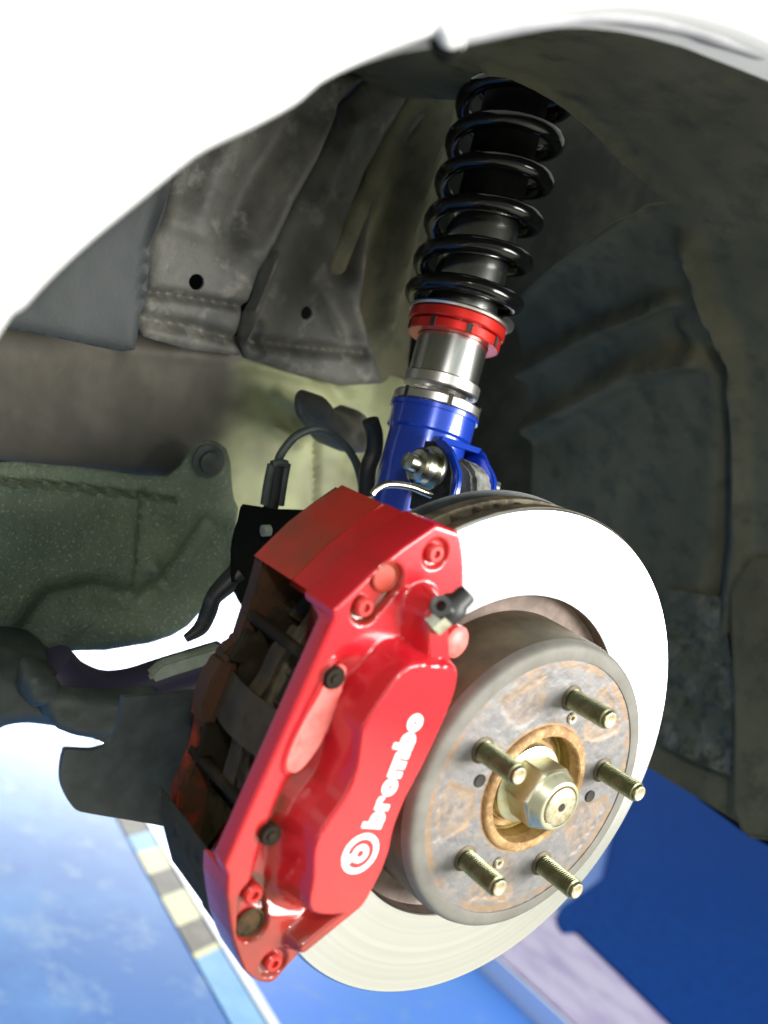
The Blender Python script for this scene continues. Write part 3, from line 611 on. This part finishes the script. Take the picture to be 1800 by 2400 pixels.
for y, z in ((.0075, .0455), (-.0055, -.0475)):
    lathe('balance_mark', [(.0, .0012), (.0008, .0016), (.001, .003), (.0, .0036)], M['studend'], bd, o=(XH, y, z), n=16, closed=False)

# ------------------------------------------------------------------ hub, studs, nut
hb = thing('wheel_hub', 'rusty ochre wheel hub with five threaded studs and large axle nut', 'hub')
lathe('hub_spigot', [(.012, .0335), (.0395, .0335), (.0402, .0342), (.0402, .0372), (.0392, .0390), (.0372, .0398), (.0300, .0398)], M['ochre'], hb, n=120, closed=False)
lathe('bore_wall', [(.016, .0300), (.022, .0310), (.024, .0332), (.0396, .0338)], M['bore'], hb, n=100, closed=False)
lathe('bearing_end', [(.018, .0), (.018, .0315), (.024, .031), (.0255, .027), (.0275, .0265), (.0275, 0)], M['ochre'], hb, n=80, closed=False)
lathe('washer', [(.0270, .0), (.0270, .0245), (.0325, .0240), (.0335, .0215), (.0335, 0)], M['nut'], hb, n=60, closed=False)
pf = [(.027, 0), (.027, .0192), (.0285, .0200), (.0490, .0200), (.0515, .0182), (.0520, .0145)]
nutp = lathe('axle_nut', pf, M['nut'], hb, n=6, closed=False, smooth=25)
nutp.rotation_euler = (math.radians(12), 0, 0)
bv = nutp.modifiers.new('bevel', 'BEVEL'); bv.width = .0008; bv.segments = 2
lathe('nut_collar', [(.0515, .0180), (.0528, .0168), (.0580, .0152), (.0588, .0142), (.0588, .0128), (.0565, .0126), (.0565, 0)], M['nut'], hb, n=64, closed=False)
lathe('axle_end', [(.0565, .0118), (.0592, .0116), (.0598, .0108), (.0598, .0026), (.057, .0022), (.057, 0)], M['studend'], hb, n=48, closed=False)
lathe('centre_hole', [(.0602, .0), (.0602, .0024)], M['hole'], hb, n=20, closed=False)
Ls = .0298
prof = [(-.004, .0058)]; q = .0015
prof += [(0, .0061), (.0012, .0061)]
while q < Ls-.0035:
    prof += [(q, .0051), (q+.0006, .0061), (q+.0009, .0061), (q+.0015, .0051)]; q += .00155
prof += [(Ls-.0030, .0050), (Ls-.0006, .0049), (Ls, .0045)]
st0 = None
for k in range(5):
    t = math.radians(75)-(1.29501657-k*2*math.pi/5)*1.0
    pos = (XH, .05715*math.sin(t), .05715*math.cos(t))
    if st0 is None:
        st0 = lathe('wheel_stud', prof, M['stud'], hb, n=28, closed=False, smooth=18)
        en = lathe('stud_end', [(Ls, .00452), (Ls+.0002, .0040), (Ls-.0003, .0032), (Ls-.0004, .0)], M['studend'], st0, n=28, closed=False, smooth=60)
        fo = lathe('stud_root', [(-.0002, .0080), (.0004, .0070), (.0008, .0058)], M['hatside'], st0, n=28, closed=False)
        st0.location = pos
    else:
        c_ = st0.copy(); COL.objects.link(c_); c_.parent = hb; c_.location = pos
        for ch in (en, fo):
            d_ = ch.copy(); COL.objects.link(d_); d_.parent = c_

# ------------------------------------------------------------------ brake caliper
cal = thing('brake_caliper', 'glossy red four piston brake caliper with white lettering gripping the disc', 'brake caliper')
mm = .001
ZL = [127, 111, 97, 84, 73, 69, 40, 0, -30, -59, -64, -75, -86, -97, -108, -115, -119, -122, -124]
YL = [-139, -154, -165, -173, -180, -178, -180, -182.5, -184.5, -186, -182, -178, -172, -165.5, -157, -151, -145, -139, -130]
ZR = [127, 118, 110, 98, 88, 80, 74, 70, 66, 62, 57, 45, 27, 10, -5, -24, -38, -50, -63, -69, -73, -77, -84, -92, -100, -107, -115, -121, -124]
YR = [-122, -115, -110, -104, -99, -99, -100, -104, -106, -105, -103, -100, -98, -99.5, -101, -101, -100, -99, -102, -101, -97, -94, -94, -106, -113, -119, -124, -127, -129.5]
nz_, ny_ = 330, 110
zz = np.linspace(-124, 127, nz_); yl = np.interp(zz, ZL[::-1], YL[::-1]); yr = np.interp(zz, ZR[::-1], YR[::-1])
ker = np.ones(3)/3
yr[1:-1] = np.convolve(yr, ker, 'valid')
tcol = np.linspace(0, 1, ny_); Yc = yl[:, None]+(yr-yl)[:, None]*tcol[None]; Zc = np.repeat(zz[:, None], ny_, 1)
pod = smoothline([(-137, 62.3), (-144.6, 57), (-150.2, 43), (-154.5, 27), (-153, 19), (-149, 4.4), (-149.7, -8.8), (-155, -25), (-155.4, -37), (-150, -51), (-142, -70), (-114, -69.5), (-108, -56), (-107, -38), (-110, -23), (-110, -6), (-107, 14), (-105, 47), (-110, 64), (-123, 64)], 4, True)
dp = sd_poly(Yc, Zc, pod)
H = 31.0+21*sstep((5.5-dp)/7.0)
H -= 8.5*np.exp(-((dp-13)/6)**2)*sstep((Yc+172)/8)*sstep((Zc+88)/20)*sstep((60-Zc)/20)   # trough beside the pod
# raised machined strip
strip_p = [(-171, 47), (-165, 50), (-160, 47), (-158, 36), (-157, 8), (-163, -8), (-171, -10), (-176, -4), (-176, 12)]
ds_ = sd_poly(Yc, Zc, smoothline(strip_p, 4, True)); H += 1.6*sstep((1-ds_)/1.6)
# hooked slots round the bridge bolts
def caps(a_, b_, r_): return sd_line(Yc, Zc, [a_, b_])-r_
for a_, b_ in (((-154.8, 94.2), (-161.8, 77.9)), ((-162, -74), (-156, -90.6))):
    H -= 4.5*sstep((1.2-caps(a_, b_, 8.2))/2.4)
for c_ in ((-132.8, 113), (-134.2, -111.5)): H -= 2.5*sstep((1.2-caps(c_, c_, 7.6))/2.4)
# bleed boss and shoulder
b0, b1 = (-118, 64), (-131, 86)
dbs = sd_line(Yc, Zc, [b0, b1]); H = np.where(dbs < 12.4, np.maximum(H, 31+16*sstep((12.5-dbs)/7.5)), H)
b0, b1 = (-104, -72), (-128, -96)
dbs = sd_line(Yc, Zc, [b0, b1]); H = np.where(dbs < 7.9, np.maximum(H, 31+11*sstep((8-dbs)/6)), H)
H = np.maximum(H, 24.5)
# rounded outline
el = (Yc-yl[:, None]); er = (yr[:, None]-Yc)
rnd = lambda d, r: r-np.sqrt(np.maximum(r*r-np.maximum(r-d, 0)**2, 0))
H -= rnd(el, 2.2)+rnd(er, 3.0)+rnd(Zc+124, 3)+rnd(127-Zc, 2)
# bevel down to the hub side of the pod
Vc = np.stack([H*mm, Yc*mm, Zc*mm], -1).reshape(-1, 3); nF = len(Vc)
Fc = [(i*ny_+j, i*ny_+j+1, (i+1)*ny_+j+1, (i+1)*ny_+j) for i in range(nz_-1) for j in range(ny_-1)]
loop = [j for j in range(ny_)]+[i*ny_+ny_-1 for i in range(1, nz_)]+[(nz_-1)*ny_+j for j in range(ny_-2, -1, -1)]+[i*ny_ for i in range(nz_-2, 0, -1)]
def back_x(i):     # the body is thin along the window and deep at both ends
    if i % ny_ > 3: return .0045
    z = Vc[i][2]/mm; return (.0045+.0135*float(sstep((71-z)/6)*sstep((z+66)/6)))
back = [(back_x(i), Vc[i][1]+(.0015 if i % ny_ <= 3 and back_x(i) > .006 else 0), Vc[i][2]) for i in loop]
Vc = np.vstack([Vc, np.array(back)]); n_ = len(loop)
Fc += [(loop[k], loop[(k+1) % n_], nF+(k+1) % n_, nF+k) for k in range(n_)]
Fc.append([nF+k for k in range(n_)][::-1])
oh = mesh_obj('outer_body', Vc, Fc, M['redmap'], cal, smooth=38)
nA = vnoise(Yc*mm+.5, Zc*mm+.5, .012, 5); nB = vnoise(Yc*mm+2, Zc*mm+1, .05, 4)
g_ = np.zeros(Yc.shape)        # brake dust in the slots and over the lower lug; trough browned as well
for a_, b_ in (((-154.8, 94.2), (-161.8, 77.9)), ((-162, -74), (-156, -90.6))): q_ = caps(a_, b_, 8.2); g_ = np.maximum(g_, np.exp(-((q_+1.0)/2.4)**2)*(.85 if a_[1] < 0 else .6)+.25*(q_ < 0))
for c_ in ((-132.8, 113), (-134.2, -111.5)): q_ = caps(c_, c_, 7.6); g_ = np.maximum(g_, np.exp(-((q_+.5)/2)**2)*(.8 if c_[1] < 0 else .35))
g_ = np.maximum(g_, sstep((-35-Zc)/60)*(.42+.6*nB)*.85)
g_ = np.maximum(g_, np.exp(-((dp-9)/6)**2)*.45*nA*2*sstep((50-Zc)/30))
for c_ in ((-129, 84), (-166.6, 41.8), (-168.3, -40.3)): g_ = np.maximum(g_, np.exp(-(np.hypot(Yc-c_[0], Zc-c_[1])/8.5)**2)*.7)
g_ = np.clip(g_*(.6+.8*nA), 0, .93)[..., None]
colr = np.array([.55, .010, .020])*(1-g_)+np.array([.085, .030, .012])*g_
colr = np.vstack([colr.reshape(-1, 3), np.tile([.5, .012, .015], (n_, 1))]); colr = np.hstack([colr, np.ones((len(colr), 1))]).astype(np.float32)
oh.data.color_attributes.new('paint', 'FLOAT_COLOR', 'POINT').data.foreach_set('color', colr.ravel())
# bridges over the disc (upper and lower), in two cast halves with a joint between them
def ring_piece(name, outer, a_from, a_to, x0, x1, m, ri=164.5, bev=.0016):
    inner = [(-ri*math.cos(math.radians(t)), ri*math.sin(math.radians(t))) for t in np.linspace(a_to, a_from, 9)]
    return slab(name, [(x0*mm, y*mm, z*mm) for y, z in list(outer)+inner], ((x1-x0)*mm, 0, 0), m, cal, bevel=bev, smooth=30)
top_o = [(-177.2, 73), (-164, 96.5), (-153.2, 110.6), (-138.4, 126.2)]
bot_o = [(-141.5, -120), (-156, -108), (-170.5, -86), (-180.5, -64)]
ring_piece('bridge', top_o, 42.4, 22.5, -14, 23, M['redtop'])
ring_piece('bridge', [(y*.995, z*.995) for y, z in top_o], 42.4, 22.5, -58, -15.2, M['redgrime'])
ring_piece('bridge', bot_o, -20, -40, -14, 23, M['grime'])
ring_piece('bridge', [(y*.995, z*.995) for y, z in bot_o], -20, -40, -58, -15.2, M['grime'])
for sgn in (1, -1):     # cast web from the window edge to the outer body
    pass
inn_o = [(-138, 124), (-150, 110), (-161, 95), (-173, 74), (-171, 60), (-169, 26), (-175, 20), (-176, -7), (-170, -38), (-171, -66), (-162, -90), (-150, -108), (-136, -120), (-120, -114), (-104, -84), (-100, -60), (-99, -30), (-97, 0), (-98, 30), (-101, 58), (-110, 85), (-122, 112)]
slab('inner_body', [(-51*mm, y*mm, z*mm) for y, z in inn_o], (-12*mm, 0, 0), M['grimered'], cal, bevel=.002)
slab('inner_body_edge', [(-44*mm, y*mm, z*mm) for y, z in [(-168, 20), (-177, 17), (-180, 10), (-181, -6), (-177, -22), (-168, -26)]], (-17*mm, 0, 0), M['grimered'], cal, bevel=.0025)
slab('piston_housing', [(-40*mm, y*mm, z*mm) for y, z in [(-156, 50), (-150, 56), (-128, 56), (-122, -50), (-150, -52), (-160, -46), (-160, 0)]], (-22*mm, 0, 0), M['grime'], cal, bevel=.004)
# two hose pins, springs and bolts
def bolt_at(name, y, z, x, r, h, m, n=24, ring=True):
    lathe(name, [(0, 0), (0, r), (h*.7, r), (h, r*.8), (h, r*.42), (h*.55, r*.36), (h*.55, 0)], m, cal, o=(x*mm, y*mm, z*mm), n=n, smooth=35)
for y, z in ((-161.8, 77.9), (-162, -74)): bolt_at('bridge_bolt', y, z, 27.0, .0052, .0042, M['redtop'])
for y, z in ((-132.8, 113), (-134.2, -111.5)): bolt_at('bridge_bolt', y, z, 28.0, .0050, .0042, M['redtop'])
for y, z, m_ in ((-154.8, 94.2, 'redgrime'), (-156, -90.6, 'grime')):
    lathe('bolt_recess', [(0, 0), (0, .0062), (.0012, .0070), (.0006, .0078)], M[m_], cal, o=(27.4*mm, y*mm, z*mm), n=28, closed=False)
for y, z in ((-166.6, 41.8), (-168.3, -40.3)):
    lathe('pad_pin', [(-.090, 0), (-.090, .0034), (-.004, .0034), (-.004, .0052), (.0008, .0056), (.0018, .005), (.0018, .0026), (.0028, .0024), (.0028, 0)], M['pad'], cal, o=(33*mm, y*mm, z*mm), n=28)
# machined patch on the flange, its reflection painted in as paler red
pp = smoothline([(-169.5, 45), (-165.5, 48.5), (-161, 46.5), (-159.6, 36), (-158.4, 20), (-160, 6), (-164.5, -5), (-169.5, -8), (-174, -5), (-175.2, 4), (-174, 18), (-171, 32)], 4, True)
U, V = grid(-.178, -.156, -.010, .051, .0006); S = sd_poly(U, V, pp*mm)
pinc = np.hypot(U+.1666, V-.0418)-.0062; S = np.maximum(S, -pinc)
marched('sheen_patch', U, V, S, lambda u, v: np.stack([np.full(u.shape, .0330)+.0, u, v], 1), M['redpale'], cal, thick=(-.0012, 0, 0))
# bleed valve: rubber cap on a hex nipple, lying against the boss
bx = np.array([.047, -.1290, .0855]); bdir = np.array([.25, .36, .90]); bdir /= np.linalg.norm(bdir)
lathe('bleed_nipple', [(-.006, 0), (-.006, .0065), (.0035, .0065), (.0035, .0045), (.008, .004), (.008, 0)], M['bolt'], cal, o=bx, axis=bdir, n=6, smooth=20)
lathe('bleed_cap', [(.002, 0), (.002, .0072), (.005, .0078), (.010, .0074), (.012, .0056), (.017, .0052), (.0185, .004), (.0185, 0)], M['rubber'], cal, o=bx, axis=bdir, n=28)
c2 = bx+bdir*.008+np.array([.002, -.010, -.001])
lathe('cap_strap', [(0, .0026), (0, .0052), (.0028, .0052), (.0028, .0026)], M['rubber'], cal, o=c2, axis=(.8, -.5, .2), n=24)
tube('cap_tether', [c2+np.array([.001, .003, 0]), bx+bdir*.006+np.array([.004, -.003, 0])], .0032, M['rubber'], cal, sub=1)
lathe('bore_plug', [(-.02, 0), (-.02, .0085), (.002, .0085), (.004, .006), (.004, 0)], M['redpale'], cal, o=(.036, -.1035, .0735), axis=(1, .15, .05), n=32)
# pads and their spring clip seen through the window
def sector(name, ri, ro, t0, t1, x0, x1, m, parent, bev=.001):
    pts = [(x0*mm, -ro*mm*math.cos(math.radians(t)), ro*mm*math.sin(math.radians(t))) for t in np.linspace(t0, t1, 12)]
    pts += [(x0*mm, -ri*mm*math.cos(math.radians(t)), ri*mm*math.sin(math.radians(t))) for t in np.linspace(t1, t0, 10)]
    return slab(name, pts, ((x1-x0)*mm, 0, 0), m, parent, bevel=bev)
for lab, xa, xb, xc in (('outer brake pad behind the lettered caliper half, its dark backing plate beside the disc', .6, 9, 14), ('inner brake pad on the far side of the disc inside the caliper window', -30.8, -39, -44)):
    pd = thing('brake_pad', lab, 'brake pad')
    sector('friction_block', 112, 157, -17, 17, xa, xb, M['hatside'], pd); sector('backing_plate', 110, 170, -18, 18, xb, xc, M['pad'], pd)
    for t in (-9, 9): sector('pad_ear', 168, 178, t-3, t+3, xb, xc, M['pad'], pd)
sc = thing('pad_spring_clip', 'brown cross shaped spring clip over the pads in the caliper window', 'clip')
def rp(x, a_, r_): a_ = math.radians(a_); return (x*mm, -r_*mm*math.cos(a_), r_*mm*math.sin(a_))
def clip_arm(name, path, wdt, horizontal):
    V = []; F = []
    for x, a_, r_ in path:
        if horizontal: q = [(x, a_-wdt/2), (x, a_+wdt/2)]
        else: q = [(x-wdt/2, a_), (x+wdt/2, a_)]
        for (xx, aa) in q: V.append(rp(xx, aa, r_)); V.append(rp(xx, aa, r_-1.0))
    for i in range(len(path)-1):
        b = i*4; F += [(b, b+2, b+6, b+4), (b+1, b+5, b+7, b+3), (b, b+4, b+5, b+1), (b+2, b+3, b+7, b+6)]
    F += [(0, 1, 3, 2), (len(V)-4, len(V)-2, len(V)-1, len(V)-3)]
    return mesh_obj(name, V, F, M['clip'], sc, smooth=40)
clip_arm('clip_leg', [(-15, t, 176-abs(t)*.35+1.5*math.cos(t*.5)) for t in range(-14, 15, 2)], 12, False)
clip_arm('clip_cross', [(x, 0, 177.5-((x+15)/30)**2*5) for x in range(-44, 14, 4)], 8.5, True)
# lettering and emblem: flat print on the pod face
def ringf(X, Y, cx, cy, ro, ri): d = np.hypot(X-cx, Y-cy); return np.maximum(d-ro, ri-d)
def boxf(X, Y, x0, x1, y0, y1, r=0.): 
    dx = np.abs(X-(x0+x1)/2)-(x1-x0)/2+r; dy = np.abs(Y-(y0+y1)/2)-(y1-y0)/2+r
    return np.hypot(np.maximum(dx, 0), np.maximum(dy, 0))+np.minimum(np.maximum(dx, dy), 0)-r
def gb(X, Y): return np.maximum(np.minimum(ringf(X, Y, 5.3, 5, 5.2, 1.1), boxf(X, Y, 0, 3.6, 0, 14, .5)), -boxf(X, Y, 3.35, 3.75, 3.5, 9.0))
def go(X, Y): return ringf(X, Y, 5.3, 5, 5.3, 1.15)
def gr(X, Y): return np.minimum(boxf(X, Y, 0, 3.7, 0, 10, .4), np.maximum(ringf(X, Y, 5.0, 5.0, 5.2, 1.6), np.maximum(5.6-Y, X-8.0)))
def ge(X, Y): return np.maximum(ringf(X, Y, 5.3, 5, 5.3, 1.15), -boxf(X, Y, 5.2, 12, 3.3, 4.2))
def gm(X, Y):
    b = boxf(X, Y, 0, 15.6, -3, 10, 2.6); b = np.minimum(b, boxf(X, Y, 0, 3, 5, 10, .3)); b = np.maximum(b, -Y)
    return np.maximum(b, -np.minimum(boxf(X, Y, 3.8, 5.3, -2, 6.2, .7), boxf(X, Y, 9.9, 11.4, -2, 6.2, .7)))
lets = [(gb, 10.9), (gr, 8.5), (ge, 11.0), (gm, 16.2), (gb, 10.9), (go, 10.6)]
tot = sum(a_ for _, a_ in lets); k_ = 61.5/tot; z_ = -24.0
XP = .0521
for fn, adv in lets:
    U, V = grid(-.5, adv+.6, -.5, 14.6, .22)
    yb = -119.6
    def mp(u, v, z_=z_): return np.stack([np.full(u.shape, XP), (yb-v*k_)*mm, (z_+u*k_)*mm], 1)
    marched('letter', U, V, fn(U, V), mp, M['letters'], cal, thick=(.00025, 0, 0)); z_ += adv*k_
U, V = grid(-12, 12, -12, 12, .25); d = np.hypot(U, V)
ag = np.degrees(np.arctan2(V, U)); da = np.abs((ag-118+180) % 360-180)
S = d-10.9; S = np.maximum(S, -np.maximum(np.maximum(d-7.9, 5.0-d), (22-da)*.12)); S = np.maximum(S, 2.0-d)
ux, uy = math.cos(math.radians(118)), math.sin(math.radians(118)); al = U*ux+V*uy; pe = U*uy-V*ux
S = np.maximum(S, -np.maximum(np.abs(pe)-.30, -al))
marched('emblem', U, V, S, lambda u, v: np.stack([np.full(u.shape, XP), (-126.3-v)*mm, (-37.6+u)*mm], 1), M['letters'], cal, thick=(.00025, 0, 0))
